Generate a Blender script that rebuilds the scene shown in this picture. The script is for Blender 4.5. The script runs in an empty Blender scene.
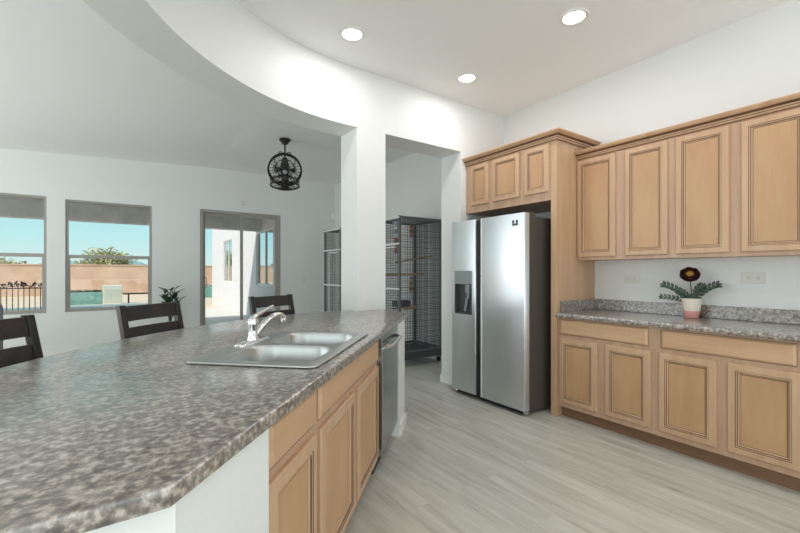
import bpy, bmesh, math, random
from mathutils import Vector, Matrix
random.seed(7)
S = bpy.context.scene
COL = S.collection
R = math.radians

# ------------------------------------------------------------------ camera
cam_data = bpy.data.cameras.new('camera')
cam_data.sensor_width = 36.0
cam_data.lens = 18.0
cam_data.shift_y = 5.5 / 800
cam_data.clip_start = 0.05
cam_data.clip_end = 2000
cam = bpy.data.objects.new('camera', cam_data)
COL.objects.link(cam)
cam.location = (0, 0, 1.27)
cam.rotation_euler = (R(90), 0, R(-35))
S.camera = cam

# ------------------------------------------------------------------ exposure
S.view_settings.view_transform = 'Standard'
S.view_settings.look = 'None'
S.view_settings.gamma = 1
S.view_settings.use_curve_mapping = False
S.view_settings.exposure = 0.05
S.cycles.use_denoising = True
S.cycles.denoising_prefilter = 'ACCURATE'
S.cycles.denoising_input_passes = 'RGB_ALBEDO_NORMAL'
S.cycles.max_bounces = 10
S.cycles.diffuse_bounces = 6
S.cycles.transparent_max_bounces = 24
S.cycles.caustics_reflective = False
S.cycles.caustics_refractive = False
S.cycles.sample_clamp_indirect = 6

# ------------------------------------------------------------------ sky
W = bpy.data.worlds.new('sky')
S.world = W
W.use_nodes = True
wn = W.node_tree.nodes
wl = W.node_tree.links
wn.clear()
wo = wn.new('ShaderNodeOutputWorld')
wb = wn.new('ShaderNodeBackground')
wt = wn.new('ShaderNodeTexCoord')
ws = wn.new('ShaderNodeSeparateXYZ')
wr = wn.new('ShaderNodeValToRGB')
wl.new(wt.outputs['Generated'], ws.inputs[0])
wl.new(ws.outputs['Z'], wr.inputs[0])
e = wr.color_ramp.elements
e[0].position = 0.0
e[0].color = (0.78, 0.93, 0.90, 1)
e[1].position = 0.55
e[1].color = (0.42, 0.56, 0.66, 1)
x = e.new(0.07)
x.color = (0.58, 0.91, 0.93, 1)
x = e.new(0.16)
x.color = (0.38, 0.78, 0.86, 1)
wl.new(wr.outputs[0], wb.inputs[0])
wb.inputs[1].default_value = 0.93
wl.new(wb.outputs[0], wo.inputs[0])

# ------------------------------------------------------------------ sun and added fill lights
def add_sun(direction, strength, color):
    l = bpy.data.lights.new('sun', 'SUN')
    l.energy = strength
    l.angle = R(1.0)
    l.color = color
    o = bpy.data.objects.new('sun', l)
    COL.objects.link(o)
    o.rotation_euler = Vector(direction).to_track_quat('-Z', 'Y').to_euler()
    return o

add_sun((0.58, 0.34, -0.74), 3.8, (1.0, 0.93, 0.84))

def area(name, loc, look, sx, sy, power, color):
    l = bpy.data.lights.new(name, 'AREA')
    l.shape = 'RECTANGLE'
    l.size = sx
    l.size_y = sy
    l.energy = power
    l.color = color
    o = bpy.data.objects.new(name, l)
    COL.objects.link(o)
    o.location = loc
    o.rotation_euler = Vector(look).to_track_quat('-Z', 'Y').to_euler()
    return o

# area fills added out of view, in place of daylight from assumed windows
area('fill_back', (0.4, -4.0, 0.6), (0, 0.4, 1), 6.0, 2.0, 150, (0.93, 0.97, 1.0))  # upward fill added just above the floor behind the camera, at no window
area('fill_side', (-3.7, -1.8, 1.5), (1, 0.25, 0.5), 4.0, 2.3, 74, (0.93, 0.97, 1.0))  # fill added at the unseen left wall to balance the kitchen light
area('fill_left', (-3.75, 4.6, 1.55), (1, 0, 0.50), 4.6, 2.3, 84, (0.94, 0.97, 1.0))  # fill added at the unseen left wall to light the nook
CAN_POWER = 5.2

# ------------------------------------------------------------------ materials
def mat(name, color, rough=0.5, metal=0.0, spec=0.5, coat=0.0):
    m = bpy.data.materials.new(name)
    m.use_nodes = True
    b = m.node_tree.nodes['Principled BSDF']
    b.inputs['Base Color'].default_value = (*color, 1)
    b.inputs['Roughness'].default_value = rough
    b.inputs['Metallic'].default_value = metal
    b.inputs['Specular IOR Level'].default_value = spec
    b.inputs['Coat Weight'].default_value = coat
    return m

def N_(m, t, **kw):
    n = m.node_tree.nodes.new(t)
    for k, v in kw.items():
        setattr(n, k, v)
    return n

def L_(m, a, b):
    m.node_tree.links.new(a, b)

def srgb(r, g, b):
    f = lambda c: ((c / 255 + 0.055) / 1.055) ** 2.4 if c > 10 else c / 255 / 12.92
    return (f(r), f(g), f(b))

def ramp(m, stops):
    n = N_(m, 'ShaderNodeValToRGB')
    el = n.color_ramp.elements
    el[0].position, el[0].color = stops[0][0], (*stops[0][1], 1)
    el[1].position, el[1].color = stops[-1][0], (*stops[-1][1], 1)
    for p, c in stops[1:-1]:
        k = el.new(p)
        k.color = (*c, 1)
    return n

def coords(m, scale=(1, 1, 1), kind='Object', rnd=False):
    tc = N_(m, 'ShaderNodeTexCoord')
    mp = N_(m, 'ShaderNodeMapping')
    mp.inputs['Scale'].default_value = scale
    L_(m, tc.outputs[kind], mp.inputs[0])
    if rnd:
        oi = N_(m, 'ShaderNodeObjectInfo')
        mu = N_(m, 'ShaderNodeMath', operation='MULTIPLY')
        mu.inputs[1].default_value = 37.0
        L_(m, oi.outputs['Random'], mu.inputs[0])
        L_(m, mu.outputs[0], mp.inputs['Location'])
    return mp.outputs[0]

def noise(m, vec, scale, detail=4, rough=0.5):
    n = N_(m, 'ShaderNodeTexNoise')
    n.inputs['Scale'].default_value = scale
    n.inputs['Detail'].default_value = detail
    n.inputs['Roughness'].default_value = rough
    L_(m, vec, n.inputs['Vector'])
    return n.outputs['Fac']

def bump(m, fac, strength, dist=0.01):
    b = N_(m, 'ShaderNodeBump')
    b.inputs['Strength'].default_value = strength
    b.inputs['Distance'].default_value = dist
    L_(m, fac, b.inputs['Height'])
    L_(m, b.outputs[0], m.node_tree.nodes['Principled BSDF'].inputs['Normal'])

def BS(m):
    return m.node_tree.nodes['Principled BSDF']

def paint(name, color, sc=38, st=0.35):
    m = mat(name, color, 0.55, spec=0.35)
    v = coords(m)
    bump(m, noise(m, v, sc, 3, 0.6), st, 0.004)
    return m

def wood(name, c1, c2, c3, scale=(14, 14, 1.2), rough=0.38):
    m = mat(name, c2, rough)
    v = coords(m, scale, rnd=True)
    n1 = noise(m, v, 1.3, 5, 0.6)
    r = ramp(m, [(0.28, c1), (0.5, c2), (0.74, c3)])
    L_(m, n1, r.inputs[0])
    v2 = coords(m, (90, 90, 3), rnd=True)
    n2 = noise(m, v2, 2.0, 3, 0.6)
    r2 = ramp(m, [(0.3, (0.95, 0.94, 0.93)), (0.7, (1, 1, 1))])
    L_(m, n2, r2.inputs[0])
    mx = N_(m, 'ShaderNodeMix', data_type='RGBA', blend_type='MULTIPLY')
    mx.inputs[0].default_value = 1.0
    L_(m, r.outputs[0], mx.inputs[6])
    L_(m, r2.outputs[0], mx.inputs[7])
    L_(m, mx.outputs[2], BS(m).inputs['Base Color'])
    return m

def granite(name):
    m = mat(name, (0.2, 0.17, 0.15), 0.3, spec=0.5, coat=1.0)
    BS(m).inputs['Coat IOR'].default_value = 1.95
    BS(m).inputs['Coat Roughness'].default_value = 0.23
    v = coords(m)
    n1 = noise(m, v, 62, 3, 0.55)
    r = ramp(m, [(0.35, srgb(38, 31, 28)), (0.44, srgb(92, 79, 70)), (0.53, srgb(144, 131, 120)), (0.64, srgb(206, 195, 182))])
    L_(m, n1, r.inputs[0])
    n2 = noise(m, v, 24, 3, 0.6)
    r2 = ramp(m, [(0.36, srgb(64, 55, 50)), (0.50, srgb(122, 112, 106)), (0.64, srgb(168, 161, 155))])
    L_(m, n2, r2.inputs[0])
    mx = N_(m, 'ShaderNodeMix', data_type='RGBA')
    mx.inputs[0].default_value = 0.38
    L_(m, r.outputs[0], mx.inputs[6])
    L_(m, r2.outputs[0], mx.inputs[7])
    L_(m, mx.outputs[2], BS(m).inputs['Base Color'])
    return m

def steel(name, color, rough=0.24, sc=(2, 2, 260), amt=0.10):
    m = mat(name, color, rough, metal=1.0)
    v = coords(m, sc)
    n1 = noise(m, v, 1.0, 3, 0.5)
    mr = N_(m, 'ShaderNodeMapRange')
    mr.inputs['To Min'].default_value = rough - amt * 0.5
    mr.inputs['To Max'].default_value = rough + amt
    L_(m, n1, mr.inputs['Value'])
    L_(m, mr.outputs[0], BS(m).inputs['Roughness'])
    return m

def emit(name, color, strength):
    m = mat(name, color, 0.5)
    BS(m).inputs['Emission Color'].default_value = (*color, 1)
    BS(m).inputs['Emission Strength'].default_value = strength
    return m

def floor_mat():
    m = mat('laminate_floor', (0.5, 0.5, 0.45), 0.36, spec=0.45)
    tc = N_(m, 'ShaderNodeTexCoord')
    mp = N_(m, 'ShaderNodeMapping')
    mp.inputs['Rotation'].default_value = (0, 0, R(90))
    L_(m, tc.outputs['Object'], mp.inputs[0])
    br = N_(m, 'ShaderNodeTexBrick')
    br.offset = 0.37
    br.inputs['Color1'].default_value = (0, 0, 0, 1)
    br.inputs['Color2'].default_value = (1, 1, 1, 1)
    br.inputs['Mortar'].default_value = (0.5, 0.5, 0.5, 1)
    br.inputs['Scale'].default_value = 1.0
    br.inputs['Brick Width'].default_value = 1.25
    br.inputs['Row Height'].default_value = 0.155
    br.inputs['Mortar Size'].default_value = 0.0
    L_(m, mp.outputs[0], br.inputs['Vector'])
    # an offset per plank, so that the grain breaks at the joints
    add = N_(m, 'ShaderNodeVectorMath', operation='MULTIPLY_ADD')
    add.inputs[1].default_value = (7, 11, 3)
    L_(m, br.outputs['Color'], add.inputs[0])
    L_(m, tc.outputs['Object'], add.inputs[2])
    ms = N_(m, 'ShaderNodeMapping')
    ms.inputs['Scale'].default_value = (22, 1.6, 1)
    L_(m, add.outputs[0], ms.inputs[0])
    n1 = noise(m, ms.outputs[0], 1.0, 6, 0.62)
    r = ramp(m, [(0.25, srgb(160, 157, 147)), (0.42, srgb(187, 185, 176)), (0.58, srgb(201, 200, 191)), (0.8, srgb(214, 213, 206))])
    L_(m, n1, r.inputs[0])
    r2 = ramp(m, [(0.0, (0.90, 0.90, 0.89)), (1.0, (1.0, 1.0, 1.0))])
    L_(m, br.outputs['Color'], r2.inputs[0])
    mx = N_(m, 'ShaderNodeMix', data_type='RGBA', blend_type='MULTIPLY')
    mx.inputs[0].default_value = 1
    L_(m, r.outputs[0], mx.inputs[6])
    L_(m, r2.outputs[0], mx.inputs[7])
    # knots
    mk = N_(m, 'ShaderNodeMapping')
    mk.inputs['Scale'].default_value = (5.5, 2.0, 1)
    L_(m, add.outputs[0], mk.inputs[0])
    vo = N_(m, 'ShaderNodeTexVoronoi')
    vo.inputs['Scale'].default_value = 1.0
    L_(m, mk.outputs[0], vo.inputs['Vector'])
    rk = ramp(m, [(0.03, (0.78, 0.76, 0.73)), (0.10, (1, 1, 1))])
    L_(m, vo.outputs['Distance'], rk.inputs[0])
    mz = N_(m, 'ShaderNodeMix', data_type='RGBA', blend_type='MULTIPLY')
    mz.inputs[0].default_value = 1
    L_(m, mx.outputs[2], mz.inputs[6])
    L_(m, rk.outputs[0], mz.inputs[7])
    L_(m, mz.outputs[2], BS(m).inputs['Base Color'])
    return m

def glass_mat(name, tint, refl=0.10):
    m = bpy.data.materials.new(name)
    m.use_nodes = True
    m.node_tree.nodes.clear()
    o = N_(m, 'ShaderNodeOutputMaterial')
    t = N_(m, 'ShaderNodeBsdfTransparent')
    t.inputs[0].default_value = (*tint, 1)
    g = N_(m, 'ShaderNodeBsdfGlossy')
    g.inputs['Roughness'].default_value = 0.02
    fr = N_(m, 'ShaderNodeFresnel')
    fr.inputs[0].default_value = 1.25
    mx = N_(m, 'ShaderNodeMixShader')
    L_(m, fr.outputs[0], mx.inputs[0])
    L_(m, t.outputs[0], mx.inputs[1])
    L_(m, g.outputs[0], mx.inputs[2])
    L_(m, mx.outputs[0], o.inputs[0])
    return m

def mottled(name, c1, c2, sc, rough=0.8, bp=0.0, pts=(0.35, 0.65)):
    m = mat(name, c1, rough, spec=0.3)
    v = coords(m)
    n1 = noise(m, v, sc, 5, 0.6)
    r = ramp(m, [(pts[0], c1), (pts[1], c2)])
    L_(m, n1, r.inputs[0])
    L_(m, r.outputs[0], BS(m).inputs['Base Color'])
    if bp:
        bump(m, n1, bp, 0.01)
    return m

M = {}
M['wall'] = paint('wall_paint', srgb(226, 227, 225))
M['ceiling'] = paint('ceiling_paint', srgb(242, 242, 241), 30, 0.3)
M['trim'] = mat('white_trim', srgb(232, 231, 226), 0.4)
M['floor'] = floor_mat()
M['maple'] = wood('maple_wood', srgb(186, 150, 119), srgb(195, 160, 129), srgb(203, 169, 139))
M['maple_frame'] = wood('maple_face_frame', srgb(180, 146, 120), srgb(190, 156, 130), srgb(198, 166, 140))
M['maple_panel'] = wood('maple_panel', srgb(181, 141, 103), srgb(190, 151, 113), srgb(197, 160, 122), (5, 5, 1.4))
M['maple_h'] = wood('maple_wood_horizontal', srgb(190, 152, 118), srgb(199, 162, 128), srgb(208, 172, 139), (1.2, 14, 14))
M['glaze_shade'] = wood('brown_glaze_shade', srgb(88, 60, 42), srgb(100, 70, 50), srgb(112, 80, 58))  # brown glaze, its dark tone also paints the shadow lines in the grooves
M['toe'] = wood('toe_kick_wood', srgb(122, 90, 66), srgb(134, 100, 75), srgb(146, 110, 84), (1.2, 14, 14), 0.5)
M['granite'] = granite('speckled_laminate')
M['steel'] = steel('brushed_steel', (0.68, 0.70, 0.72), 0.34, (1, 1, 60), 0.04)
BS(M['steel']).inputs['Anisotropic'].default_value = 0.85
BS(M['steel']).inputs['Anisotropic Rotation'].default_value = 0.0
tg = N_(M['steel'], 'ShaderNodeTangent', direction_type='RADIAL', axis='Z')
L_(M['steel'], tg.outputs[0], BS(M['steel']).inputs['Tangent'])
M['sink'] = steel('sink_steel', (0.52, 0.52, 0.51), 0.34, (60, 3, 3), 0.03)
M['brightsteel'] = mat('bright_steel_trim', srgb(222, 223, 222), 0.4, 0.1)
M['dwsteel'] = steel('dark_steel', (0.38, 0.39, 0.41), 0.2)
M['chrome'] = mat('chrome', (0.80, 0.80, 0.80), 0.08, 1.0)
M['fridgeside'] = mottled('grey_textured_steel', srgb(76, 69, 64), srgb(84, 77, 71), 90, 0.45)
M['black'] = mat('black_plastic', (0.012, 0.012, 0.013), 0.35)
M['darkgrey'] = mat('dark_grey_plastic', srgb(70, 72, 74), 0.4)
M['midgrey'] = mat('grey_plastic', srgb(140, 148, 150), 0.35)
M['espresso'] = wood('espresso_wood', srgb(26, 21, 21), srgb(36, 29, 28), srgb(52, 41, 38), (14, 14, 2), 0.32)
M['seat'] = mat('black_leather', srgb(34, 30, 29), 0.42)
M['frame'] = mat('taupe_window_frame', srgb(158, 154, 147), 0.45)
M['glass'] = glass_mat('window_glass', (0.97, 0.985, 0.98))
M['extglass'] = mat('reflecting_glass', (0.72, 0.80, 0.84), 0.03, 1.0)
M['lens'] = emit('lamp_lens', (1.0, 0.98, 0.93), 9.0)
M['cage'] = mat('grey_cage_metal', srgb(104, 108, 110), 0.42, 0.3)
M['lit_cage_white'] = mat('pale_lit_cage', srgb(222, 224, 226), 0.4, 0.0)  # window glare painted as pale metal on the side rails; also white beads
M['cagewire'] = mat('cage_wire', srgb(78, 81, 84), 0.4, 0.4)
M['fan'] = mat('bronze_fan_metal', srgb(48, 46, 44), 0.4, 0.5)
M['blade'] = mat('fan_blade', srgb(70, 64, 60), 0.5)
M['plate'] = mat('wall_plate', srgb(216, 214, 208), 0.4)
M['slot'] = mat('outlet_slot', srgb(70, 68, 64), 0.5)
M['stucco'] = mottled('stucco', srgb(222, 215, 217), srgb(232, 226, 228), 9, 0.9, 0.3)
M['soffit'] = mottled('patio_stucco', srgb(206, 200, 196), srgb(228, 222, 218), 2.5, 0.9, 0.3)
M['block'] = mottled('tan_block_wall', srgb(206, 170, 148), srgb(222, 190, 168), 1.2, 0.9)
M['soil'] = mottled('desert_ground', srgb(208, 190, 168), srgb(222, 206, 186), 3, 0.95)
M['concrete'] = mottled('pale_concrete', srgb(204, 204, 198), srgb(218, 217, 211), 4, 0.8)
M['water'] = mat('pool_water', srgb(70, 118, 138), 0.15)
M['teal'] = mottled('teal_paint', srgb(96, 146, 138), srgb(140, 178, 166), 14, 0.7)
M['cream'] = mat('cream_metal', srgb(226, 224, 206), 0.5)
M['iron'] = mat('dark_iron', srgb(46, 42, 42), 0.5, 0.3)
M['leaf'] = mottled('leaf_green', srgb(38, 60, 38), srgb(66, 90, 58), 20, 0.5)
M['leafgrey'] = mottled('grey_green_leaf', srgb(52, 66, 54), srgb(86, 100, 84), 30, 0.55)
M['tree'] = mottled('tree_foliage', srgb(170, 172, 128), srgb(204, 198, 158), 2, 0.9)
M['bark'] = mat('bark', srgb(110, 90, 72), 0.9)
M['mountain'] = mottled('mountain_haze', srgb(120, 160, 166), srgb(140, 172, 174), 0.01, 1.0)
M['terracotta'] = mat('dark_clay_pot', srgb(90, 70, 60), 0.7)
M['potwhite'] = mat('white_ceramic', srgb(228, 218, 204), 0.45)
M['potpink'] = mat('pink_ceramic', srgb(222, 158, 152), 0.45)
M['petal'] = mottled('dark_petals', srgb(44, 20, 20), srgb(70, 34, 28), 40, 0.6)
M['flowercore'] = mottled('golden_flower_centre', srgb(150, 112, 44), srgb(190, 150, 70), 60, 0.7)
M['soilpot'] = mat('potting_soil', srgb(58, 46, 38), 0.95)
M['mauve'] = mottled('mauve_grey_fabric', srgb(120, 112, 124), srgb(138, 130, 140), 60, 0.9)
M['perch'] = mat('wooden_perch', srgb(178, 152, 122), 0.7)
M['orange'] = mat('orange_wood', srgb(190, 104, 62), 0.6)
M['bluegrey'] = mat('pale_blue_plastic', srgb(170, 190, 200), 0.5)
M['rope'] = mat('brown_rope', srgb(132, 108, 92), 0.8)

# ------------------------------------------------------------------ mesh helpers
class MB:
    def __init__(s):
        s.v, s.f, s.m = [], [], []

    def add(s, vs, fs, mi=0):
        o = len(s.v)
        s.v += [Vector(p) for p in vs]
        for f in fs:
            s.f.append(tuple(i + o for i in f))
            s.m.append(mi)
        return s

    def box(s, x0, x1, y0, y1, z0, z1, mi=0):
        vs = [(x, y, z) for z in (z0, z1) for y in (y0, y1) for x in (x0, x1)]
        fs = [(0, 2, 3, 1), (4, 5, 7, 6), (0, 1, 5, 4), (2, 6, 7, 3), (0, 4, 6, 2), (1, 3, 7, 5)]
        return s.add(vs, fs, mi)

    def obox(s, c, ax, ay, az, hx, hy, hz, mi=0):
        c, ax, ay, az = map(Vector, (c, ax, ay, az))
        vs = [c + ax * hx * i + ay * hy * j + az * hz * k for k in (-1, 1) for j in (-1, 1) for i in (-1, 1)]
        fs = [(0, 2, 3, 1), (4, 5, 7, 6), (0, 1, 5, 4), (2, 6, 7, 3), (0, 4, 6, 2), (1, 3, 7, 5)]
        return s.add(vs, fs, mi)

    def bar(s, a, b, w, d, mi=0, side=None):
        a, b = Vector(a), Vector(b)
        az = (b - a).normalized()
        ref = Vector(side) if side else (Vector((0, 0, 1)) if abs(az.z) < 0.9 else Vector((1, 0, 0)))
        ax = ref.cross(az).normalized()
        ay = az.cross(ax)
        return s.obox((a + b) / 2, ax, ay, az, w / 2, d / 2, (b - a).length / 2, mi)

    def tube(s, pts, rad, n=8, mi=0, closed=False, caps=True):
        pts = [Vector(p) for p in pts]
        k = len(pts)
        if not hasattr(rad, '__len__'):
            rad = [rad] * k
        vs = []
        prev = None
        for i, p in enumerate(pts):
            if closed:
                t = pts[(i + 1) % k] - pts[i - 1]
            else:
                t = pts[min(i + 1, k - 1)] - pts[max(i - 1, 0)]
            t.normalize()
            if prev is None:
                ref = Vector((0, 0, 1)) if abs(t.z) < 0.9 else Vector((1, 0, 0))
                u = ref.cross(t).normalized()
            else:
                u = (prev - t * prev.dot(t)).normalized()
            prev = u
            w = t.cross(u)
            for j in range(n):
                a = 2 * math.pi * j / n
                vs.append(p + (u * math.cos(a) + w * math.sin(a)) * rad[i])
        fs = []
        for i in range(k if closed else k - 1):
            for j in range(n):
                a, b = i * n + j, i * n + (j + 1) % n
                c, d = ((i + 1) % k) * n + (j + 1) % n, ((i + 1) % k) * n + j
                fs.append((a, b, c, d))
        if not closed and caps:
            fs.append(tuple(range(n))[::-1])
            fs.append(tuple((k - 1) * n + j for j in range(n)))
        return s.add(vs, fs, mi)

    def lathe(s, prof, c=(0, 0, 0), n=28, mi=0, axis=None, caps=True):
        c = Vector(c)
        q = Vector(axis).to_track_quat('Z', 'Y') if axis is not None else None
        vs = []
        for r_, z in prof:
            for j in range(n):
                a = 2 * math.pi * j / n
                p = Vector((r_ * math.cos(a), r_ * math.sin(a), z))
                vs.append(c + (q @ p if q else p))
        fs = []
        k = len(prof)
        for i in range(k - 1):
            for j in range(n):
                fs.append((i * n + j, i * n + (j + 1) % n, (i + 1) * n + (j + 1) % n, (i + 1) * n + j))
        if caps:
            fs.append(tuple(range(n))[::-1])
            fs.append(tuple((k - 1) * n + j for j in range(n)))
        return s.add(vs, fs, mi)

    def prism(s, poly, z0, z1, mi=0):
        n = len(poly)
        vs = [(p[0], p[1], z0) for p in poly] + [(p[0], p[1], z1) for p in poly]
        fs = [tuple(range(n))[::-1], tuple(range(n, 2 * n))]
        for i in range(n):
            j = (i + 1) % n
            fs.append((i, j, n + j, n + i))
        return s.add(vs, fs, mi)

    def rings(s, rl, mi=0, cap0=False, cap1=False):
        n = len(rl[0])
        vs = [p for r_ in rl for p in r_]
        fs = []
        for i in range(len(rl) - 1):
            for j in range(n):
                fs.append((i * n + j, i * n + (j + 1) % n, (i + 1) * n + (j + 1) % n, (i + 1) * n + j))
        if cap0:
            fs.append(tuple(range(n))[::-1])
        if cap1:
            fs.append(tuple((len(rl) - 1) * n + j for j in range(n)))
        return s.add(vs, fs, mi)

    def build(s, name, mats, parent=None, smooth=False, bevel=0.0, seg=2, angle=35):
        me = bpy.data.meshes.new(name)
        me.from_pydata([tuple(v) for v in s.v], [], s.f)
        if not isinstance(mats, (list, tuple)):
            mats = [mats]
        for k in mats:
            me.materials.append(M[k])
        for p, mi in zip(me.polygons, s.m):
            p.material_index = mi
        bm = bmesh.new()
        bm.from_mesh(me)
        bmesh.ops.recalc_face_normals(bm, faces=bm.faces)
        bm.to_mesh(me)
        bm.free()
        if smooth or bevel:
            for p in me.polygons:
                p.use_smooth = True
            me.set_sharp_from_angle(angle=R(angle))
        me.update()
        o = bpy.data.objects.new(name, me)
        COL.objects.link(o)
        if parent is not None:
            o.parent = parent
        if bevel:
            b = o.modifiers.new('bevel', 'BEVEL')
            b.width = bevel
            b.segments = seg
            b.limit_method = 'ANGLE'
            b.angle_limit = R(40)
            b.harden_normals = True
        return o

def tag(o, label=None, cat=None, group=None, kind=None):
    if label:
        o['label'] = label
    if cat:
        o['category'] = cat
    if group:
        o['group'] = group
    if kind:
        o['kind'] = kind
    return o

def empty(name, loc, rz=0.0, label=None, cat=None, group=None):
    o = bpy.data.objects.new(name, None)
    o.empty_display_size = 0.1
    COL.objects.link(o)
    o.location = loc
    o.rotation_euler = (0, 0, rz)
    return tag(o, label, cat, group)

def struct(o):
    o['kind'] = 'structure'
    return o

def copy_tree(o, parent=None):
    kids = [c for c in bpy.data.objects if c.parent is o]
    c = o.copy()
    COL.objects.link(c)
    c.parent = parent
    for k in kids:
        copy_tree(k, c)
    return c

def curve_slab(name, outer, holes, z0, z1, bev, matname, parent=None):
    """flat slab from an outline and holes, with rounded edges"""
    cu = bpy.data.curves.new(name, 'CURVE')
    cu.dimensions = '2D'
    cu.fill_mode = 'BOTH'
    for poly in [outer] + holes:
        sp = cu.splines.new('POLY')
        sp.points.add(len(poly) - 1)
        for i, p in enumerate(poly):
            sp.points[i].co = (p[0], p[1], 0, 1)
        sp.use_cyclic_u = True
    cu.extrude = (z1 - z0) / 2 - bev
    cu.bevel_depth = bev
    cu.bevel_resolution = 3
    t = bpy.data.objects.new(name, cu)
    COL.objects.link(t)
    bpy.context.view_layer.update()
    me = bpy.data.meshes.new_from_object(t.evaluated_get(bpy.context.evaluated_depsgraph_get()))
    bpy.data.objects.remove(t)
    bpy.data.curves.remove(cu)
    me.name = name
    me.materials.clear()
    me.materials.append(M[matname])
    me.transform(Matrix.Translation((0, 0, (z0 + z1) / 2)))
    bm = bmesh.new()
    bm.from_mesh(me)
    bmesh.ops.remove_doubles(bm, verts=bm.verts, dist=0.0002)
    bmesh.ops.recalc_face_normals(bm, faces=bm.faces)
    bm.to_mesh(me)
    bm.free()
    for p in me.polygons:
        p.material_index = 0
        p.use_smooth = True
    me.set_sharp_from_angle(angle=R(40))
    o = bpy.data.objects.new(name, me)
    COL.objects.link(o)
    if parent is not None:
        o.parent = parent
    return o

def rrect(x0, x1, y0, y1, r, n=6):
    out = []
    for cx, cy, a0 in ((x1 - r, y1 - r, 0), (x0 + r, y1 - r, 90), (x0 + r, y0 + r, 180), (x1 - r, y0 + r, 270)):
        for i in range(n + 1):
            a = R(a0 + 90 * i / n)
            out.append((cx + r * math.cos(a), cy + r * math.sin(a)))
    return out

# ------------------------------------------------------------------ room shell
XR, YF, YK, ZC, ZH = 3.76, 7.80, 3.21, 3.13, 2.59
XL, YB = -3.9, -5.2

struct(MB().box(XL, XR + 0.15, YB, YF, -0.1, 0).build('floor', 'floor'))
struct(MB().box(XL - 0.1, XR + 0.2, YB - 0.1, YF + 0.2, ZC, ZC + 0.2).build('ceiling', 'ceiling'))
cw = MB()
cw.add([(1.3, 3.25, ZC), (XL, 3.25, ZC), (XL, 3.25, ZC - 0.25), (1.3, YF, ZC), (XL, YF, ZC), (XL, YF, ZC - 0.25)], [(0, 1, 2), (3, 5, 4), (0, 2, 5, 3), (1, 4, 5, 2), (0, 3, 4, 1)])
struct(cw.build('ceiling_nook', 'ceiling'))
struct(MB().box(XR, XR + 0.15, YB, YF + 0.2, 0, ZC).build('wall_right', 'wall'))

WIN = [(-3.0, -1.95, 0.665, 2.385), (-1.93, -0.884, 0.665, 2.385), (-0.672, 0.436, 0.665, 2.365)]
DOOR = (1.157, 2.594, 0.0, 2.385)
# far wall with openings
def wall_with_holes(name, x0, x1, y0, y1, holes, mname='wall'):
    mb = MB()
    cur = x0
    for a, b, z0, z1 in sorted(holes):
        mb.box(cur, a, y0, y1, 0, ZC)
        if z0 > 0:
            mb.box(a, b, y0, y1, 0, z0)
        mb.box(a, b, y0, y1, z1, ZC)
        cur = b
    mb.box(cur, x1, y0, y1, 0, ZC)
    return struct(mb.build(name, mname))
wall_with_holes('wall_far', XL, XR, YF, YF + 0.18, WIN[1:] + [DOOR])
# left and back walls, out of frame, with wide unglazed openings added to let light in
mb = MB()
mb.box(XL - 0.15, XL, YB, -3.9, 0, ZC).box(XL - 0.15, XL, 0.3, 2.2, 0, ZC).box(XL - 0.15, XL, 7.0, YF, 0, ZC)
mb.box(XL - 0.15, XL, -3.9, 0.3, 0, 0.3).box(XL - 0.15, XL, -3.9, 0.3, 2.7, ZC)
mb.box(XL - 0.15, XL, 2.2, 7.0, 0, 0.35).box(XL - 0.15, XL, 2.2, 7.0, 2.75, ZC)
struct(mb.build('wall_left', 'wall'))
mb = MB()
mb.box(XL, -2.7, YB - 0.15, YB, 0, ZC).box(3.5, XR, YB - 0.15, YB, 0, ZC)
mb.box(-2.7, 3.5, YB - 0.15, YB, 0, 0.2).box(-2.7, 3.5, YB - 0.15, YB, 2.8, ZC)
struct(mb.build('wall_back', 'wall'))

# kitchen partition: curved header, pillar, stub
CX, CY, RI, RO = 1.70, 1.35, 1.86, 2.165
mb = MB()
n = 64
pin, pout = [], []
for i in range(n + 1):
    a = R(90 + 90 * i / n)
    pin.append((CX + RI * math.cos(a), CY + RI * math.sin(a)))
    pout.append((CX + RO * math.cos(a), CY + RO * math.sin(a)))
pin = [(1.77, YK)] + pin + [(CX - RI, -1.5)]
pout = [(1.77, YK + 0.305)] + pout + [(CX - RO, -1.5)]
k = len(pin)
vs, fs = [], []
for a, b in zip(pin, pout):
    vs += [(a[0], a[1], ZH), (b[0], b[1], ZH), (b[0], b[1], ZC), (a[0], a[1], ZC)]
for i in range(k - 1):
    for j in range(4):
        fs.append((i * 4 + j, i * 4 + (j + 1) % 4, (i + 1) * 4 + (j + 1) % 4, (i + 1) * 4 + j))
mb.add(vs, fs)
hd = mb.build('trim_1', 'wall', smooth=True)
hd['label'] = 'curved white header above the island'
struct(hd)
mb = MB()
mb.box(1.77, 2.078, YK, YK + 0.32, 0, ZC)
mb.box(2.078, 3.06, YK, YK + 0.32, ZH, ZC)
mb.box(3.06, XR, YK, YK + 0.32, 0, ZC)
struct(mb.build('wall_partition', 'wall'))

# baseboards
def baseboard(name, x0, x1, y0, y1, h=0.085):
    struct(MB().box(x0, x1, y0, y1, 0, h).build(name, 'trim', bevel=0.004))
mb = MB().box(XL, DOOR[0] - 0.01, YF - 0.014, YF, 0, 0.1).box(DOOR[1] + 0.01, XR, YF - 0.014, YF, 0, 0.1)
struct(mb.build('baseboard_far', 'trim'))
struct(MB().box(XR - 0.014, XR, YK + 0.34, YF - 0.014, 0, 0.1).build('baseboard_right', 'trim'))
mb = MB().box(3.046, 3.06, YK - 0.014, YK + 0.334, 0, 0.085).box(3.046, 3.15, YK - 0.014, YK, 0, 0.085)
struct(mb.build('baseboard_stub', 'trim', bevel=0.003))

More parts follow.
